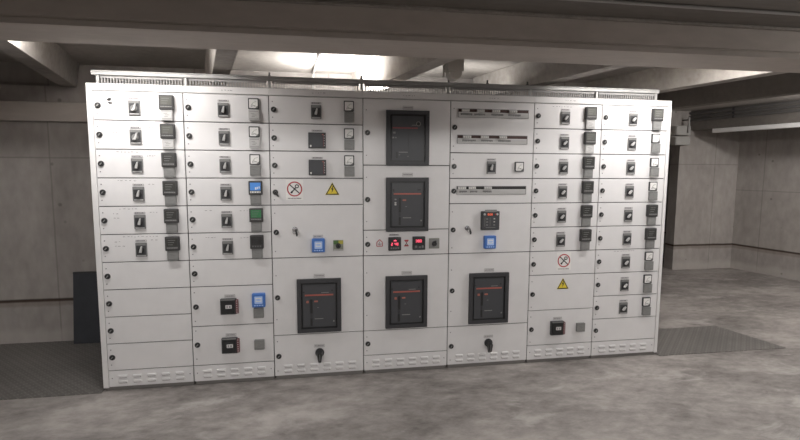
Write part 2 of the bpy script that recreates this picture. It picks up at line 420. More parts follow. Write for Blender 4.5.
def seg(m, ch, x, z, w, h, y, mat):
    t = w*.24; P = {'a': (0, w, h-t, h), 'g': (0, w, h/2-t/2, h/2+t/2), 'd': (0, w, 0, t), 'f': (0, t, h/2, h), 'e': (0, t, 0, h/2), 'b': (w-t, w, h/2, h), 'c': (w-t, w, 0, h/2)}
    for s in SEG[ch]: a = P[s]; m.box(x+a[0], x+a[1], y-.0008, y, z+a[2], z+a[3], mat)
def led_meter(kind):
    def fn(m):
        m.rbox(0, 0, .098, .104, .004, -.022, 0, 'black'); m.rbox(0, 0, .088, .092, .003, -.025, -.022, 'dark')
        m.box(-.040, .040, -.0258, -.025, -.018, .040, 'black')
        if kind == 0:
            for i, c in enumerate('2'): seg(m, c, -.030, -.012, .013, .022, -.0258, 'led')
            for i, c in enumerate('48'): seg(m, c, -.004+.017*i, -.010, .013, .020, -.0258, 'led')
            m.box(-.010, .012, -.0266, -.0258, .022, .030, 'led'); m.box(-.002, .004, -.0266, -.0258, .030, .034, 'led')
            for i in range(4): m.rbox(-.028+.018*i, -.032, .012, .009, .002, -.027, -.025, 'grey')
        else:
            for i, c in enumerate('380'): seg(m, c, -.028+.017*i, .008, .013, .021, -.0258, 'led')
            m.rbox(-.025, -.026, .016, .018, .004, -.027, -.025, 'grey'); m.rbox(.006, -.030, .016, .010, .003, -.027, -.025, 'grey'); m.rbox(.028, -.026, .014, .018, .003, -.027, -.025, 'grey')
    return fn
def relay(m):
    m.rbox(0, -.004, .150, .150, .004, -.022, 0, 'dark'); m.rbox(0, -.002, .138, .134, .004, -.027, -.022, 'acbface')
    m.box(-.048, .048, -.030, -.022, .066, .084, 'midgrey')
    m.box(-.032, .020, -.0278, -.027, .036, .056, 'black')
    for i, c in enumerate('000'): seg(m, c, -.026+.015*i, .039, .010, .015, -.0278, 'ledo')
    for x in (-.052, .054): m.disc(x, .048, .009, -.032, -.027, 'lightgrey', 14)
    m.disc(.040, .046, .006, -.032, -.027, 'red', 12)
    for x in (-.030, .030):
        for z in (.010, -.014, -.038): m.rbox(x, z, .016, .010, .002, -.029, -.027, 'grey')
    for z in (.012, -.012): m.box(.024, .036, -.0296, -.027, z-.004, z+.004, 'lightgrey')
    m.box(-.050, -.047, -.0278, -.027, -.050, .022, 'midgrey'); m.box(-.006, -.004, -.0278, -.027, -.050, .022, 'midgrey')
    m.box(-.040, .040, -.0278, -.027, -.060, -.057, 'midgrey')
def acb(kind):
    """draw-out air circuit breaker: surround with recess, face plate with red stripe and slot"""
    W, H = .334, .418
    def fn(m):
        t = .030
        m.box(-W/2, W/2, -.022, 0, H/2-t, H/2, 'acbframe'); m.box(-W/2, W/2, -.022, 0, -H/2, -H/2+t, 'acbframe')
        m.box(-W/2, -W/2+t, -.022, 0, -H/2+t, H/2-t, 'acbframe'); m.box(W/2-t, W/2, -.022, 0, -H/2+t, H/2-t, 'acbframe')
        m.box(-W/2+t, W/2-t, -.004, 0, -H/2+t, H/2-t, 'black')
        fw, fh = W/2-t-.012, H/2-t-.012
        m.rbox(0, 0, 2*fw, 2*fh, .004, -.014, -.003, 'acbface')
        m.box(-fw+.006, fw-.006, -.0146, -.014, fh-.075, fh-.006, 'acbface2' if kind == 1 else 'acbface')
    return fn
def acb_stripe(kind):
    def fn(m):
        m.box(-.108, .108 if kind else .088, -.0165, -.014, -.006, .006, 'brred' if kind else 'pinkred')
        for i in range(12): m.box(-.100+i*.016, -.090+i*.016, -.0172, -.0165, -.002, .002, 'red')
    return fn
def acb_pieces(kind):
    """name, material, centre x, centre z, width, height of every control on the face"""
    if kind == 0:
        return [('indicator_window', 'black', -.085, -.128, .014, .045), ('printed_line', 'midgrey', -.035, -.106, .070, .006), ('latch', 'grey', -.065, -.126, .010, .008),
                ('latch', 'grey', .002, -.137, .012, .006), ('push_button', 'grey', -.105, .041, .020, .014), ('push_button', 'midgrey', -.113, .004, .014, .012),
                ('push_button', 'grey', -.093, .004, .010, .010), ('charging_lever', 'acbframe', .0065, -.018, .004, .135), ('printed_line', 'grey', .048, .099, .036, .006)]
    L = [('indicator_window', 'black', -.059, -.004, .018, .112), ('indicator_window', 'black', -.060, -.127, .016, .062), ('charging_lever', 'acbframe', -.0595, -.078, .013, .028),
         ('printed_line', 'midgrey', -.003, -.103, .066, .006), ('printed_line', 'grey', -.010, -.0155, .012, .005), ('latch', 'midgrey', .110, -.126, .012, .012),
         ('push_button', 'brred', -.024, .034, .028, .012)]
    if kind == 1:
        L += [('push_button', 'midgrey', -.094, .040, .014, .011), ('push_button', 'lightgrey', -.094, .014, .014, .011), ('push_button', 'lightgrey', -.094, .000, .014, .011),
              ('latch', 'black', .091, .1135, .026, .007), ('latch', 'black', -.110, .110, .012, .020)]
    else:
        L += [('latch', 'black', -.116, .108, .012, .012), ('latch', 'black', .098, .116, .012, .012), ('printed_line', 'midgrey', .045, .1005, .058, .005),
              ('push_button', 'brred', -.088, .032, .018, .018)]
    return L
def acb_ring(m):
    m.ring(0, 0, .018, .013, -.017, -.0139, 'midgrey', 22); m.disc(0, 0, .013, -.016, -.0139, 'black', 18)
def strip(kind):
    """window of modular breakers: brown slot on top with white breaker noses, paper label carrier below"""
    W, H = .582, .068
    def fn(m):
        m.box(-W/2, W/2, -.003, 0, -H/2, H/2, 'offwhite')
        for z in (-H/2, H/2-.004): m.box(-W/2, W/2, -.005, -.003, z, z+.004, 'midgrey')
        for x in (-W/2, W/2-.004): m.box(x, x+.004, -.005, -.003, -H/2, H/2, 'midgrey')
        m.box(-W/2+.004, W/2-.004, -.0036, -.003, .008, .030, 'brown' if kind < 2 else 'inkblack')
        noses = {0: ((-.262, -.200), (-.140, -.078), (-.016, .050), (.124, .192)), 1: ((-.246, -.178), (-.100, -.034), (.052, .116)), 2: ((-.282, -.214), (-.194, -.134), (-.066, -.002))}[kind]
        for a, b in noses:
            n = 4
            for i in range(n):
                w = (b-a)/n; m.box(a+i*w+.0008, a+(i+1)*w-.0008, -.012, -.003, .006, .031, 'lightgrey')
                m.box(a+i*w+.004, a+(i+1)*w-.004, -.020, -.012, .012, .024, 'white')
        m.box(-W/2+.006, W/2-.006, -.0042, -.003, -.026, .000, 'lightgrey')
        labs = {0: ((-.27, -.175), (-.16, -.07), (-.02, .08), (.12, .225)), 1: ((-.25, -.14), (-.095, .0), (.045, .15)), 2: ((-.268, -.205), (-.180, -.120), (-.075, .000))}[kind]
        rr = random.Random(kind)
        for a, b in labs:
            x = a
            while x < b:
                l = rr.uniform(.005, .012); m.box(x, min(b, x+l), -.0048, -.0042, -.014-rr.uniform(0, .004), -.002, 'grey'); x += l+.001
    return fn
def nosign(m):
    m.rbox(0, 0, .128, .150, .006, -.001, 0, 'white')
    m.ring(0, .008, .056, .047, -.0018, -.001, 'red', 40)
    m.prism(poly_rot([(-.047, -.004), (.047, -.004), (.047, .004), (-.047, .004)], R(-42), 0, .008), -.0024, -.001, 'inkblack')
    m.prism(poly_rot([(-.034, -.004), (.016, -.004), (.016, .004), (-.034, .004)], R(48), 0, .008), -.0021, -.001, 'inkblack')
    m.ring(.017, .028, .015, .008, -.0022, -.001, 'inkblack', 18)
    m.prism(poly_rot([(-.040, -.007), (-.026, -.007), (-.026, .007), (-.040, .007)], R(48), 0, .008), -.0020, -.001, 'inkblack')
    rr = random.Random(3); x = -.050
    while x < .048:
        l = rr.uniform(.004, .012); m.box(x, x+l, -.0016, -.001, -.066, -.058, 'ink'); x += l+.003
def warnsign(m):
    s = .108; h = .096
    m.prism([(-s/2, -h/2), (s/2, -h/2), (0, h/2)], -.0010, 0, 'yellow')
    m.prism([(-s/2+.003, -h/2+.002), (s/2-.003, -h/2+.002), (0, h/2-.004)], -.0016, -.001, 'inkblack')
    m.prism([(-s/2+.015, -h/2+.010), (s/2-.015, -h/2+.010), (0, h/2-.020)], -.0022, -.0016, 'yellow')
    m.prism([(.004, .022), (-.010, -.006), (-.001, -.006), (-.006, -.034), (.011, .001), (.002, .001), (.009, .022)], -.0028, -.0022, 'inkblack')
def redhouse(m):
    for a, b in (((-.022, -.024), (.022, -.024)), ((.022, -.024), (.022, .006)), ((.022, .006), (0, .028)), ((0, .028), (-.022, .006)), ((-.022, .006), (-.022, -.024))):
        d = Vector((b[0]-a[0], b[1]-a[1])); n = Vector((-d.y, d.x)).normalized()*.0028
        m.prism([(a[0]-n.x, a[1]-n.y), (b[0]-n.x, b[1]-n.y), (b[0]+n.x, b[1]+n.y), (a[0]+n.x, a[1]+n.y)], -.0012, 0, 'red')
    m.box(-.008, .008, -.001, 0, -.016, -.012, 'pinkred'); m.box(-.002, .002, -.001, 0, -.012, .012, 'pinkred'); m.box(-.013, -.009, -.001, 0, -.012, .000, 'pinkred'); m.box(.009, .013, -.001, 0, -.012, .000, 'pinkred')
def redglass(m):
    m.box(-.017, .017, -.0012, 0, .018, .026, 'red'); m.box(-.018, .018, -.0012, 0, -.026, -.018, 'red')
    m.prism([(-.014, .018), (0, -.001), (.014, .018)][::-1], -.0012, 0, 'red'); m.prism([(-.016, -.018), (.016, -.018), (0, .003)], -.0012, 0, 'pinkred')
    m.box(-.004, .004, -.0018, 0, -.014, -.008, 'offwhite'); m.box(-.003, .003, -.0018, 0, .009, .014, 'offwhite')
def clip(m):
    m.prism([(-.014, .004), (.012, .010), (.014, .018), (.002, .019), (-.012, .012)], -.012, 0, 'black', .8)
    m.prism([(-.010, -.010), (.000, -.004), (.018, -.010), (.018, -.015), (.004, -.018)], -.010, 0, 'dark', .8)

# ------------------------------------------------------------------ switchgear cabinets
CX = [0, .5885, 1.1766, 1.8634, 2.5449, 3.2359, 3.8255, 4.4298]
T = 2.1227+Z0; MOD = .2; DEPTH = .70; G = .0032
def louvres(m, n, u0, z, du=.0985):
    for i in range(n):
        for dz in (.0195, -.0195):
            x = u0+i*du; zc = z+dz
            # pressed hood: rounded outline, sloping out towards its lower lip
            m.prism(rrect(x, zc, .066, .019, .008, 3), -.0085, 0, 'paint', .84, (x, zc-.004))
            m.box(x-.026, x+.026, -.006, .0004, zc-.0125, zc-.0092, 'gap')  # dark strip painted as the shadow below the hood
class Cab:
    def __init__(s, i, label):
        s.i = i; s.x = CX[i]; s.w = CX[i+1]-CX[i]
        s.root = tag(empty('switchgear_cabinet', (s.x+s.w/2, 0, 0)), label, 'electrical cabinet', 'row of switchgear cabinets')
        s.o = s.w/2
        s.n = 0
        g = .0006; x0 = -s.o+g; x1 = s.o-g
        m = MB()
        lx = x0-(.036 if i == 0 else 0); rx = x1+(.028 if i == 6 else 0)
        zt = T+.0495
        m.box(lx, rx, .016, DEPTH, Z0+.005, zt, 'paint2')                      # carcass
        m.box(x0, x1, .0140, .016, Z0+.005, T, 'gap')                           # dark sheet standing in for shade in the door gaps
        m.box(lx, rx, 0, .016, T+G, zt, 'paint2')                              # header
        if i == 0: m.box(lx, x0, -.004, .016, Z0-.004, T+G, 'paint2')
        if i == 6: m.box(x1, rx, -.004, .016, Z0-.035+.03, T+G, 'paint2')
        m.build('frame', s.root, bevel=.0015)
        rp = MB(); rp.box(lx+.03, rx-.03, .115, .59, zt-.001, zt+.0002, 'plinth'); rp.build('slot_shade_sheet', s.root)  # dark sheet added on the roof so the grille slots look shaded
        p = MB(); p.box(lx+.01, rx-.004, .018, DEPTH-.02, 0, Z0+.005, 'plinth'); p.build('plinth', s.root)
        q = MB(); scribble(.085, 40+i, .008)(q); q.build('name_lettering', s.root, (.01 if i else -.02, 0, T+.027))
    def door(s, r0, r1, lockrow=None, lever=False, full=False, nlouv=0, screws=True):
        z1 = T-r0*MOD; z0 = T-r1*MOD if not full else Z0
        m = MB(); h = z1-z0; zc = (z0+z1)/2
        m.box(-s.o+G, s.o-G, 0, .013, -h/2+G, h/2-G, 'paint')
        if nlouv: louvres(m, nlouv, -s.o+.103, T-10.32*MOD-zc)
        d = m.build('compartment_door', s.root, (0, 0, zc), bevel=.0018)
        s.d = d; s.zc = zc
        lr = lockrow if lockrow is not None else (r0+r1)/2+.02
        lz = T-lr*MOD
        inst('lv' if lever else 'lk', 'door_lock', locklever if lever else lock, d, (-s.o+.034, 0, lz-zc))
        if screws:
            sp = .056 if h < .25 else min(h*.36, .17)
            for sg in (-1, 1):
                zz = lz+sg*sp
                if z0+.015 < zz < z1-.015: inst('sc', 'screw', screw, d, (-s.o+.026, 0, zz-zc))
        return d
    def put(s, key, name, fn, u, row, label=None):
        return inst(key, name, fn, s.d, (u-s.o, -.0001, T-row*MOD-s.zc), label)
    def vent(s, n=5):
        z1 = T-10*MOD; z0 = Z0; zc = (z0+z1)/2; m = MB(); h = z1-z0
        m.box(-s.o+G, s.o-G, 0, .013, -h/2+.001, h/2-G, 'paint')
        louvres(m, n, -s.o+.098, T-10.32*MOD-zc)
        d = m.build('vent_panel', s.root, (0, 0, zc), bevel=.0018)
        for u in (.026, s.w-.026): inst('sc', 'screw', screw, d, (u-s.o, 0, .004))
    def feeder(s, r, uR, uM, meter, modsh='midgrey', rk=0, name=True):
        """one outgoing feeder: rotary switch, meter, module under it"""
        s.door(r, r+1, r+.5)
        s.put('rot%d' % rk, 'rotary_switch', rotary(rk), uR, r+.56)
        if name: s.put('np', 'nameplate', nameplate(.074, .013), uR, r+.56-.325)
        if meter == 'amm':
            s.put('amm', 'ammeter', ammeter, uM, r+.32); s.put('mod'+modsh, 'push_button_module', module(modsh), uM+.002, r+.725)
        else:
            lab = {'screen_blu': 'meter with lit blue screen', 'screen_grn': 'meter with green screen', 'screen_blk': 'meter with black screen'}.get(meter)
            s.put('mod'+modsh, 'push_button_module', module(modsh), uM, r+.785)
            s.put('dm'+meter, 'digital_meter', digital_meter(meter), uM, r+.355, lab)
    def scrib(s, w, seed, u, row, h=.006):
        m = MB(); scribble(w, seed, h)(m); m.build('handwriting', s.d, (u-s.o, 0, T-row*MOD-s.zc))

# cabinet 1 (left end)
c = Cab(0, 'narrow grey electrical cabinet at the left end, six digital meters over four blank doors')
for r in range(6):
    c.feeder(r, .268, .482, 'screen' if r in (0, 1) else 'screen_dk', 'lightgrey' if r < 2 else 'midgrey', 0 if r < 2 else 1, name=(r != 5 or True))  # top modules paler, overexposure put into their colour
    if r == 0: c.put('clip', 'cable_clip', clip, .109, .34)
    if r >= 1:
        c.scrib(.13 if r != 5 else .22, r, .20 if r != 5 else .26, r+.09)
        if r in (1, 4, 5):
            c.scrib(.045, 10+r, .115, r+.26); c.scrib(.05, 20+r, .12, r+.42)
        c.scrib(.05, 30+r, .36, r+.22)
for r in range(6, 10): c.door(r, r+1, r+.5)
c.vent()
# cabinet 2
c = Cab(1, 'narrow grey electrical cabinet with three ammeters above blue, green and black meter screens')
for r, k in enumerate(('amm', 'amm', 'amm', 'screen_blu', 'screen_grn', 'screen_blk')):
    c.feeder(r, .272, .482, k, 'midgrey' if r > 1 else 'lightgrey', 1)
    if r >= 4: c.scrib(.06, 50+r, .15, r+.17); c.scrib(.05, 60+r, .39, r+.2)
c.door(6, 7, 6.5)
c.door(7, 8.5, 7.75); c.put('mccl', 'circuit_breaker', mccb_label, .274, 7.76); c.put('np2', 'nameplate', nameplate(.075, .022), .276, 7.38)
c.put('modg', 'push_button_module', module('midgrey'), .482, 8.06); c.put('blu', 'digital_meter', blue_meter, .485, 7.56, 'blue cased meter')
c.door(8.5, 10, 9.2); c.put('mccl', 'circuit_breaker', mccb_label, .274, 9.26); c.put('np2', 'nameplate', nameplate(.075, .022), .276, 8.87)
c.put('modg', 'push_button_module', module('midgrey'), .482, 9.29)
c.vent()
# cabinet 3
c = Cab(2, 'wide grey electrical cabinet with key lock, blue meter and green yellow selector switch')
c.feeder(0, .340, .581, 'amm', 'midgrey', 1)
for r in (1, 2):
    c.door(r, r+1, r+.53); c.put('mccr', 'circuit_breaker', mccb_red, .344, r+.60); c.put('np3', 'nameplate', nameplate(.078, .012), .344, r+.24)
    c.put('amm', 'ammeter', ammeter, .581, r+.33); c.put('modmidgrey', 'push_button_module', module('midgrey'), .583, r+.74)
c.door(3, 4, 3.52, lever=True)
c.put('nos', 'prohibition_sign', nosign, .174, 3.44); c.put('wrn', 'warning_sign', warnsign, .453, 3.39)
c.door(4, 6, 5.02); c.put('key', 'key_lock', key_lock, .172, 4.98); c.put('blu', 'digital_meter', blue_meter, .344, 5.53, 'blue cased meter')
c.put('np2', 'nameplate', nameplate(.075, .022), .342, 5.20); c.put('sel0', 'selector_switch', selector(0), .494, 5.56)
def put_acb(c, u, row, kind):
    c.put('acb%d' % kind, 'air_circuit_breaker', acb(kind), u, row)
    c.put('acs%d' % kind, 'breaker_stripe', acb_stripe(kind), u-(.012 if kind == 0 else 0), row-.415+(.0 if kind else .03), 'red stripe')
    for n, (nm, mt, x, z, w, h) in enumerate(acb_pieces(kind)):
        d = -.0172 if nm == 'push_button' else -.0155
        c.put('ap%d_%d' % (kind, n), nm, (lambda m, w=w, h=h, mt=mt, d=d: m.rbox(0, 0, w, h, min(w, h)*.2, d, -.0139, mt)), u+x, row-z/MOD, 'red push button' if mt == 'brred' else None)
    if kind == 0: c.put('aring', 'key_ring', acb_ring, u+.082, row-.110/MOD)
    c.put('npa', 'nameplate', nameplate(.080, .026), u+.002, row-1.155)
c.door(6, 9, 7.52); put_acb(c, .345, 7.87, 2)
c.door(9, 10, 9.82, full=True, nlouv=6); c.put('npb', 'nameplate', nameplate(.078, .022), .342, 9.48); c.put('ph', 'pistol_handle', pistol_handle, .344, 9.84)
# cabinet 4
c = Cab(3, 'middle grey electrical cabinet with three large black breakers and two red lit displays')
c.door(0, 2.5, 1.28); put_acb(c, .342, 1.47, 0)
c.door(2.5, 5, 3.81); put_acb(c, .342, 4.01, 1)
c.door(5, 6, 5.55)
c.put('rh', 'red_symbol', redhouse, .127, 5.51); c.put('rg', 'red_symbol', redglass, .339, 5.53)
c.put('led0', 'red_led_meter', led_meter(0), .244, 5.54); c.put('led1', 'red_led_meter', led_meter(1), .436, 5.53); c.put('sel1', 'selector_switch', selector(1), .561, 5.56)
c.put('np3', 'nameplate', nameplate(.078, .012), .240, 5.19)
c.door(6, 9, 7.52); put_acb(c, .340, 7.87, 2)
c.door(9, 10, 9.52); c.vent(6)
# cabinet 5
c = Cab(4, 'wide grey electrical cabinet with three long strips of small breakers and a square control relay')
c.door(0, 2, 1.02); c.put('st0', 'modular_breaker_strip', strip(0), .349, .46); c.put('st1', 'modular_breaker_strip', strip(1), .345, 1.47)
c.door(2, 3, 2.53); c.put('rot1', 'rotary_switch', rotary(2), .339, 2.57); c.put('np', 'nameplate', nameplate(.074, .013), .339, 2.25); c.put('amm', 'ammeter', ammeter, .573, 2.53)
c.door(3, 4, 3.5, screws=False); c.put('st2', 'modular_breaker_strip', strip(2), .347, 3.47)
c.door(4, 6, 5.04); c.put('rel', 'control_relay', relay, .336, 4.66); c.put('key', 'key_lock', key_lock, .149, 5.03); c.put('blu', 'digital_meter', blue_meter, .337, 5.55, 'blue cased meter')
c.door(6, 9, 7.51); put_acb(c, .341, 7.86, 2)
c.door(9, 10, 9.82, full=True, nlouv=6); c.put('npb', 'nameplate', nameplate(.078, .022), .349, 9.48); c.put('ph', 'pistol_handle', pistol_handle, .349, 9.84)
# cabinet 6
c = Cab(5, 'narrow grey electrical cabinet with six dark meters above a prohibition sign')
for r in range(6):
    c.feeder(r, .266, .482, 'screen' if r < 2 else 'screen_dk', 'lightgrey' if r < 2 else 'midgrey', 2)
    if r == 0: c.scrib(.17, 5, .24, .12)
c.door(6, 7, 6.53); c.put('nos', 'prohibition_sign', nosign, .303, 6.45)
c.door(7, 8.5, 7.8); c.put('wrn', 'warning_sign', warnsign, .302, 7.38)
c.door(8.5, 10, 9.3); c.put('mccl', 'circuit_breaker', mccb_label, .266, 9.27); c.put('np2', 'nameplate', nameplate(.075, .022), .266, 8.87); c.put('modg', 'push_button_module', module('midgrey'), .474, 9.29)
c.vent()
# cabinet 7
c = Cab(6, 'grey electrical cabinet at the right end with nine rotary switches in a column')
for r, k in enumerate(('screen', 'amm', 'amm', 'amm', 'screen_dk', 'screen_dk', 'amm', 'amm', 'amm')):
    c.feeder(r, .281, .496, k, 'midgrey', 2)
    if r == 6: c.scrib(.2, 77, .27, 6.07, .005)
c.door(9, 10, 9.5); c.vent()

# ventilation surround standing on the cabinet roofs
ROOF = T+.0495
vp = tag(empty('ventilation_grille', (2.2, .1, ROOF)), 'long pale steel grille with a top rail along the roof of the electrical cabinets', 'grille')
ox = -2.2
m = MB()
m.box(ox-.030, ox+4.395, -.022, .012, .070, .098, 'galv'); m.box(ox-.030, ox+4.395, -.027, -.020, .092, .100, 'galv')
m.box(ox-.030, ox+.014, .012, .505, .070, .098, 'galv'); m.box(ox+4.369, ox+4.395, .012, .505, .070, .098, 'galv')
m.box(ox-.030, ox+4.395, .505, .52, .070, .098, 'galv')
m.build('top_rail', vp, bevel=.002)
edges = [0.0]+[x for x in CX[1:-1]]+[4.385]
for a, b in zip(edges[:-1], edges[1:]):
    m = MB(); x = a+.028
    m.box(ox+a+.020, ox+b-.020, -.004, .006, .052, .070, 'slat'); m.box(ox+a+.020, ox+b-.020, -.004, .006, 0, .008, 'slat')
    while x < b-.024:
        m.box(ox+x, ox+x+.0075, -.004, .006, .008, .052, 'slat'); x += .0195
    m.build('slotted_panel', vp)
for k, a in enumerate(edges):
    x = a+(.006 if k == 0 else 0)-(.010 if k == 7 else 0); m = MB(); m.box(ox+x-.010, ox+x+.010, -.012, .008, 0, .070, 'galv'); m.build('support_bracket', vp, bevel=.002)
for x in (1.18, 1.86, 2.55, 2.87, 3.21):
    m = MB(); m.tube((ox+x, -.005, .098), (ox+x, -.005, .130), .007, 'dark', 8); m.tube((ox+x, -.005, .099), (ox+x, -.005, .108), .012, 'dark', 6); m.build('lifting_bolt', vp)

# ------------------------------------------------------------------ room
TAN = math.tan(R(12.3))
YN = 1.20                     # near back wall
YF = 3.31                     # far back wall, right of the cabinets
XC = 8.325                    # far corner
def struct(m, name, bevel=0): return tag(m.build(name, bevel=bevel), kind='structure')
def prism_z(m, pts, z0, z1, mat):
    """vertical prism over a floor outline"""
    n = len(m.v); c = len(pts); k = m.mi(mat)
    m.v += [(x, y, z0) for x, y in pts]+[(x, y, z1) for x, y in pts]
    m.f.append(tuple(n+i for i in reversed(range(c)))); m.m.append(k); m.f.append(tuple(n+c+i for i in range(c))); m.m.append(k)
    for i in range(c):
        j = (i+1) % c; m.f.append((n+i, n+j, n+c+j, n+c+i)); m.m.append(k)
    return m
YB = -8.0; XL = -5.0
xr = lambda y: XC-(y-YF)*TAN
m = MB(); prism_z(m, [(XL-.2, YB-.2), (xr(YB)+.5, YB-.2), (xr(5)+.5, 5.0), (XL-.2, 5.0)], -.15, 0, 'floor'); struct(m, 'floor')
SLAB = 2.55
m = MB(); prism_z(m, [(XL-.2, -1.0), (xr(-1.0)+.5, -1.0), (xr(5)+.5, 5.0), (XL-.2, 5.0)], SLAB, SLAB+.2, 'slab'); struct(m, 'ceiling')
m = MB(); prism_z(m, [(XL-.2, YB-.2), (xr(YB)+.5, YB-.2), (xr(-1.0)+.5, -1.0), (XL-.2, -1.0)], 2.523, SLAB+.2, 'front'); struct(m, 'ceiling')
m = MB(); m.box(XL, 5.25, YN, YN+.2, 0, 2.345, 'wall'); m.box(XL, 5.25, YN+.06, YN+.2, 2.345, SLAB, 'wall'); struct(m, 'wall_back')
m = MB(); m.box(XL, 5.25, YN-.045, YN, 2.03, 2.20, 'beam'); struct(m, 'trim_1', .006)
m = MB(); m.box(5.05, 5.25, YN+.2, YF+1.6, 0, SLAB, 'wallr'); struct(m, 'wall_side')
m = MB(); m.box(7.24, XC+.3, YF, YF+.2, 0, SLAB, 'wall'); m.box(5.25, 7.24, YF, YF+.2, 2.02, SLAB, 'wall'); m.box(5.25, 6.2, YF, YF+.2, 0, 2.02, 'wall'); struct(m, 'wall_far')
m = MB(); m.box(5.25, XC, YF+1.5, YF+1.6, 0, SLAB, 'wall'); struct(m, 'wall_corridor')
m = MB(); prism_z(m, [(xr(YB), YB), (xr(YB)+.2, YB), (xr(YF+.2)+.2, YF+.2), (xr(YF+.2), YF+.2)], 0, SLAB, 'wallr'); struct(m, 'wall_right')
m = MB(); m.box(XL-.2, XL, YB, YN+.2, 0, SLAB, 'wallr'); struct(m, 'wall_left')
m = MB(); m.box(XL-.2, xr(YB)+.3, YB-.2, YB, 0, SLAB, 'wall'); struct(m, 'wall_front')
# main cross beam
m = MB(); XR = xr(-.9)-.001
y0, y1, zb, zt = -.975, -.61, 2.34, SLAB-.001
n = len(m.v); k = m.mi('beam'); c_ = 8
for x in (XL, XR):
    sk = -.0125*(x+.2); a, b = -.940+sk, -.543+sk
    m.v += [(x, y, z) for y, z in ((a, zb), (b, zb), (b, zt), (a, zt), (a, 2.385), (a+.010, 2.380), (a+.010, 2.374), (a, 2.369))]
m.f.append(tuple(range(n, n+c_))); m.m.append(k); m.f.append(tuple(reversed(range(n+c_, n+2*c_)))); m.m.append(k)
for i in range(c_): j = (i+1) % c_; m.f.append((n+i, n+c_+i, n+c_+j, n+j)); m.m.append(k)
struct(m, 'ceiling_beam')
m = MB(); m.box(XL, XR, -3.05, -2.70, 2.21, 2.522, 'beam'); struct(m, 'ceiling_beam')  # unseen beam added to shade the cabinet tops from the rear lamps
m = MB(); prism_z(m, [(XL, -.915), (XL, -.881), (XR, -1.062), (XR, -1.092)], 2.506, 2.5225, 'edge'); struct(m, 'trim_2', .004)
# ribs of the ceiling behind the beam
def rib(x0, wb=.13, wt=.20, zb=2.34, yb=YN-.002, mat='rib'):
    m = MB(); k = m.mi(mat); n = 0
    for y in (-.543-.0125*(x0+.3), yb):
        xx = x0-TAN*y; m.v += [(xx, y, zb), (xx+wb, y, zb), (xx+wb+(wt-wb)/2, y, SLAB-.001), (xx-(wt-wb)/2, y, SLAB-.001)]
    for q in ((0, 3, 2, 1), (4, 5, 6, 7), (0, 1, 5, 4), (1, 2, 6, 5), (2, 3, 7, 6), (3, 0, 4, 7)): m.f.append(q); m.m.append(k)
    struct(m, 'ceiling_rib', .004)
for x0 in (-3.0, -1.73, -.46, .80, 2.17, 3.40): rib(x0)
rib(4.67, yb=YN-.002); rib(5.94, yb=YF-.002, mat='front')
# downstand beam carrying the conduits, on the right
DX = 7.40
def along(x3, y): return x3-(y-YF)*TAN
m = MB(); prism_z(m, [(along(DX, -.608), -.608), (along(XC-.004, -.608), -.608), (along(XC-.004, YF-.002), YF-.002), (along(DX, YF-.002), YF-.002)], 2.25, SLAB-.001, 'front'); struct(m, 'ceiling_beam')  # darkened concrete keeps this face dim beside the lamp

# conduits on that beam
for k, (z, lab) in enumerate(((2.51, 'topmost'), (2.455, 'middle'), (2.40, 'lowest'))):
    m = MB(); off = .024
    m.tube((along(DX-off, -.60), -.60, z), (along(DX-off, YF-.01), YF-.01, z), .020, 'pipe', 14)
    for yy in (0.2, 1.4, 2.6): m.tube((along(DX-off, yy), yy, z), (along(DX-off, yy+.03), yy+.03, z), .023, 'dark', 12)
    tag(m.build('conduit'), 'dark round pipe on the beam at upper right, %s of three' % lab, 'pipe', 'pipes along the right beam')
# pale trunking below the beam
m = MB()
yA, yB_ = -.55, 2.95
m2 = [(along(DX+.005, yA), yA), (along(DX+.10, yA), yA), (along(DX+.10, yB_), yB_), (along(DX+.005, yB_), yB_)]
prism_z(m, m2, 2.188, 2.249, 'tubeoff')
tag(m.build('cable_trunking', bevel=.004), 'long pale trunking under the beam at upper right', 'trunking')

# boxes on the far wall
for k, (x, z, h, lab) in enumerate(((7.20, 2.235, .155, 'upper'), (7.20, 2.075, .14, 'lower'))):
    m = MB(); m.rbox(0, 0, .26, h-.01, .008, -.10, 0, 'boxgrey'); m.rbox(0, 0, .25, h-.02, .008, -.112, -.10, 'boxgrey', .98)
    for sx in (-1, 1):
        for sz in (-1, 1): m.disc(sx*.11, sz*(h/2-.022), .006, -.114, -.11, 'ink', 8)
    o = m.build('junction_box', None, (x, YF-.001, z), bevel=.003); tag(o, '%s of two pale junction boxes just right of the electrical cabinets' % lab, 'junction box', 'junction boxes on the far wall')
m = MB(); m.tube((7.27, YF-.130, 2.20), (7.27, YF-.130, 2.44), .014, 'pipelt', 10); m.tube((7.27, YF-.130, 2.40), (7.27, YF-.001, 2.40), .012, 'pipelt', 8)
tag(m.build('conduit_stub'), 'short pale vertical pipe rising past the junction boxes beside the right end', 'pipe')
# ceiling conduit in the bright bay, running along the slab and down the wall
m = MB(); m.tube((1.62, -.60, SLAB-.014), (1.50, YN-.02, SLAB-.014), .012, 'pipelt', 10); m.tube((1.50, YN-.02, SLAB-.014), (1.50, YN-.02, 1.2), .012, 'pipelt', 10)
tag(m.build('ceiling_conduit'), 'thin pipe crossing the brightly lit ceiling above the cabinets and turning down the wall', 'pipe')
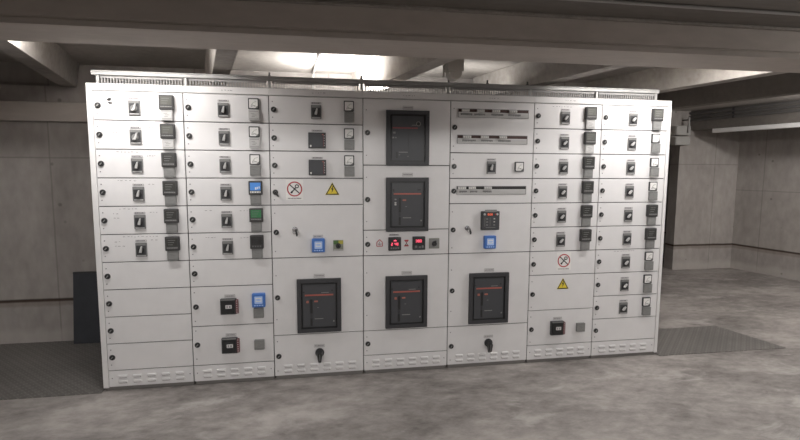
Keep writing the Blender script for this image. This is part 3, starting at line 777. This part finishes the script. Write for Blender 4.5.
# sensor hanging behind the beam
sx, sy = 2.475, -.32
ob = empty('ceiling_sensor', (sx, sy, 2.25)); tag(ob, 'small grey box with rounded bottom hanging from the ceiling above the middle cabinet', 'sensor')
m = MB(); m.box(-.058, .058, -.05, .05, .055, .16, 'sensor'); m.box(-.012, .012, -.012, .012, .16, SLAB-2.25, 'sensor'); m.build('housing', ob, bevel=.004)
m = MB(); pts = [(.048, .054), (-.048, .054)]+[(-.048*math.cos(R(a)), .054-.058*math.sin(R(a))) for a in range(15, 180, 15)]
m.prism(pts, -.045, .045, 'sensor', 1.); m.build('lens_cover', ob, bevel=.003)
m = MB(); m.tube((-.075, 0, .10), (-.075, 0, .02), .007, 'sensor', 8); m.tube((-.075, 0, .10), (-.05, 0, .13), .007, 'sensor', 8); m.build('cable', ob)
# conduit along the front ceiling
m = MB(); m.tube((XL, -1.292, 2.512), (XR-.1, -1.292, 2.512), .009, 'pipelt', 12)
tag(m.build('front_conduit'), 'thin pale pipe along the ceiling at the top right of the picture', 'pipe')

# tread plates beside and behind the cabinets
m = MB(); prism_z(m, [(XL+.1, -.03), (-.042, -.03), (-.042, YN-.01), (XL+.1, YN-.01)], .0005, .006, 'tread')
tag(m.build('tread_plate'), 'dark checkered steel floor plate to the left of the electrical cabinets', 'floor plate', 'steel floor plates')
m = MB(); prism_z(m, [(4.464, -.03), (5.75, -.045), (5.62, .63), (4.464, .62)], .0005, .006, 'tread')
tag(m.build('tread_plate'), 'dark checkered steel floor plate ending in a corner to the right of the cabinets', 'floor plate', 'steel floor plates')
# dark board behind the left end
m = MB(); m.box(-.36, .36, -.0125, .0125, 0, .66, 'board'); m.box(-.36, .36, -.016, -.0125, .645, .66, 'dark')
o = m.build('leaning_board', None, (-.342, YN-.105, .0065), bevel=.002); o.rotation_euler = (R(-6.5), 0, 0)
tag(o, 'dark blue grey board leaning on the wall behind the left end cabinet', 'board')
# clear strip sticking out behind the left side
m = MB(); m.prism([(-.075, .030), (-.035, .034), (.075, -.040), (.060, -.062)], -.002, 0, 'film')
o = m.build('plastic_strip', None, (-.105, .56, 1.585)); tag(o, 'small pale plastic strip sticking out behind the left edge of the cabinets', 'plastic strip')

# ------------------------------------------------------------------ lamps
def batten(loc, length, power, label, rotz=0, w=.10, down=True, color=(1, .98, .96), spread=180, es=None):
    e = empty('batten_lamp', loc); e.rotation_euler = (0, 0, rotz); tag(e, label, 'lamp', 'ceiling batten lamps')
    m = MB(); m.box(-length/2, length/2, -w/2, w/2, 0, .03, 'lamp'); m.build('housing', e, bevel=.003)
    m = MB(); m.tube((-length/2+.03, 0, -.016), (length/2-.03, 0, -.016), .013, 'tube', 12); m.build('tube', e)
    l = bpy.data.lights.new('tube_light', 'AREA'); l.shape = 'RECTANGLE'; l.size = length-.04; l.size_y = w*.8; l.energy = power; l.color = color; l.spread = R(spread)
    lo = bpy.data.objects.new('tube_light', l); COL.objects.link(lo); lo.parent = e; lo.location = (0, 0, -.032)
    return e
batten((.20, -.485, SLAB-.032), .75, 19, 'batten lamp behind the beam above the left end cabinet')
batten((4.18, -.515, SLAB-.032), .75, 19, 'batten lamp behind the beam above the right end cabinet')
# bare tubes lying on the cabinet roofs behind the grille, shining up at the ceiling
def uplight(x, y, ln, power, label):
    e = empty('tube_lamp', (x, y, ROOF+.0005)); tag(e, label, 'lamp', 'tube lamps on the cabinet roofs')
    m = MB(); m.box(-ln/2, ln/2, -.025, .025, 0, .045, 'lamp'); m.build('housing', e, bevel=.003)
    m = MB(); m.tube((-ln/2+.03, 0, .062), (ln/2-.03, 0, .062), .013, 'tube', 12); m.build('tube', e)
    l = bpy.data.lights.new('tube_light', 'AREA'); l.shape = 'RECTANGLE'; l.size = ln-.05; l.size_y = .06; l.energy = power; l.color = (1, .98, .96)
    lo = bpy.data.objects.new('tube_light', l); COL.objects.link(lo); lo.parent = e; lo.location = (0, 0, .082); lo.rotation_euler = (math.pi, 0, 0)
uplight(1.85, .66, .75, 40, 'tube lamp lying on the roof behind the grille above the third cabinet')
uplight(2.95, .66, .55, .8, 'tube lamp lying on the roof behind the grille above the fifth cabinet')
def bare(x, y, ln, power, label, rotz=0):
    e = empty('unseen_tube_lamp', (x, y, 2.5225-.0755)); e.rotation_euler = (0, 0, rotz); tag(e, label, 'lamp', 'unseen fill tube lamps on the front ceiling')
    m = MB(); m.box(-ln/2, ln/2, -.03, .03, .03, .075, 'lamp'); m.build('housing', e, bevel=.003)
    m = MB(); m.tube((-ln/2+.03, 0, .008), (ln/2-.03, 0, .008), .013, 'tube', 12); m.build('tube', e)
    for k in (-.25, .25):
        l = bpy.data.lights.new('tube_light', 'POINT'); l.shadow_soft_size = .05; l.energy = power/2; l.color = (1, .975, .95)
        lo = bpy.data.objects.new('tube_light', l); COL.objects.link(lo); lo.parent = e; lo.location = (k*ln, 0, -.06)
for x in (.2, 3.4):
    bare(x, -4.7, 1.2, 135, 'unseen fill tube lamp added on the ceiling behind the camera, %s one' % ('left' if x < 2 else 'right'))  # added as fill for the floor and cabinet fronts
bare(7.0, -1.75, 1.2, 110, 'fill tube lamp added on the ceiling out of view to the right', rotz=R(102))  # added to brighten the right and far walls

e = empty('unseen_tube_lamp', (7.50, .45, SLAB-.0755)); e.rotation_euler = (0, 0, R(102)); tag(e, 'bare tube lamp on the ceiling beside the beam with the three pipes', 'lamp')
m = MB(); m.box(-.6, .6, -.03, .03, .03, .075, 'lamp'); m.build('housing', e, bevel=.003)
m = MB(); m.tube((-.57, 0, .008), (.57, 0, .008), .013, 'tube', 12); m.build('tube', e)
for k in (-.3, .3):
    l = bpy.data.lights.new('tube_light', 'POINT'); l.shadow_soft_size = .05; l.energy = 34; l.color = (1, .975, .95)
    lo = bpy.data.objects.new('tube_light', l); COL.objects.link(lo); lo.parent = e; lo.location = (k, 0, -.06)

w = bpy.data.worlds.new('dim_surroundings'); SC.world = w; w.use_nodes = True
w.node_tree.nodes['Background'].inputs[0].default_value = (.5, .48, .46, 1); w.node_tree.nodes['Background'].inputs[1].default_value = .05

# ------------------------------------------------------------------ camera
yaw, pitch, roll = -.1728, -.1046, .0048
cy, sy_ = math.cos(yaw), math.sin(yaw); cp, sp_ = math.cos(pitch), math.sin(pitch)
fwd = Vector((-sy_*cp, cy*cp, sp_)); right = Vector((cy, sy_, 0)); up = right.cross(fwd)
cr, sr = math.cos(roll), math.sin(roll)
r2 = cr*right+sr*up; u2 = -sr*right+cr*up
cam = bpy.data.cameras.new('camera'); co = bpy.data.objects.new('camera', cam); COL.objects.link(co)
cam.sensor_width = 36; cam.sensor_fit = 'HORIZONTAL'; cam.lens = 36*497.08/800; cam.clip_start = .05
co.matrix_world = Matrix(((r2.x, u2.x, -fwd.x, 1.4882), (r2.y, u2.y, -fwd.y, -3.7924), (r2.z, u2.z, -fwd.z, 1.6036+Z0), (0, 0, 0, 1)))
SC.camera = co
vs = SC.view_settings; vs.view_transform = 'Standard'; vs.look = 'None'; vs.gamma = 1; vs.use_curve_mapping = False; vs.exposure = 0.12
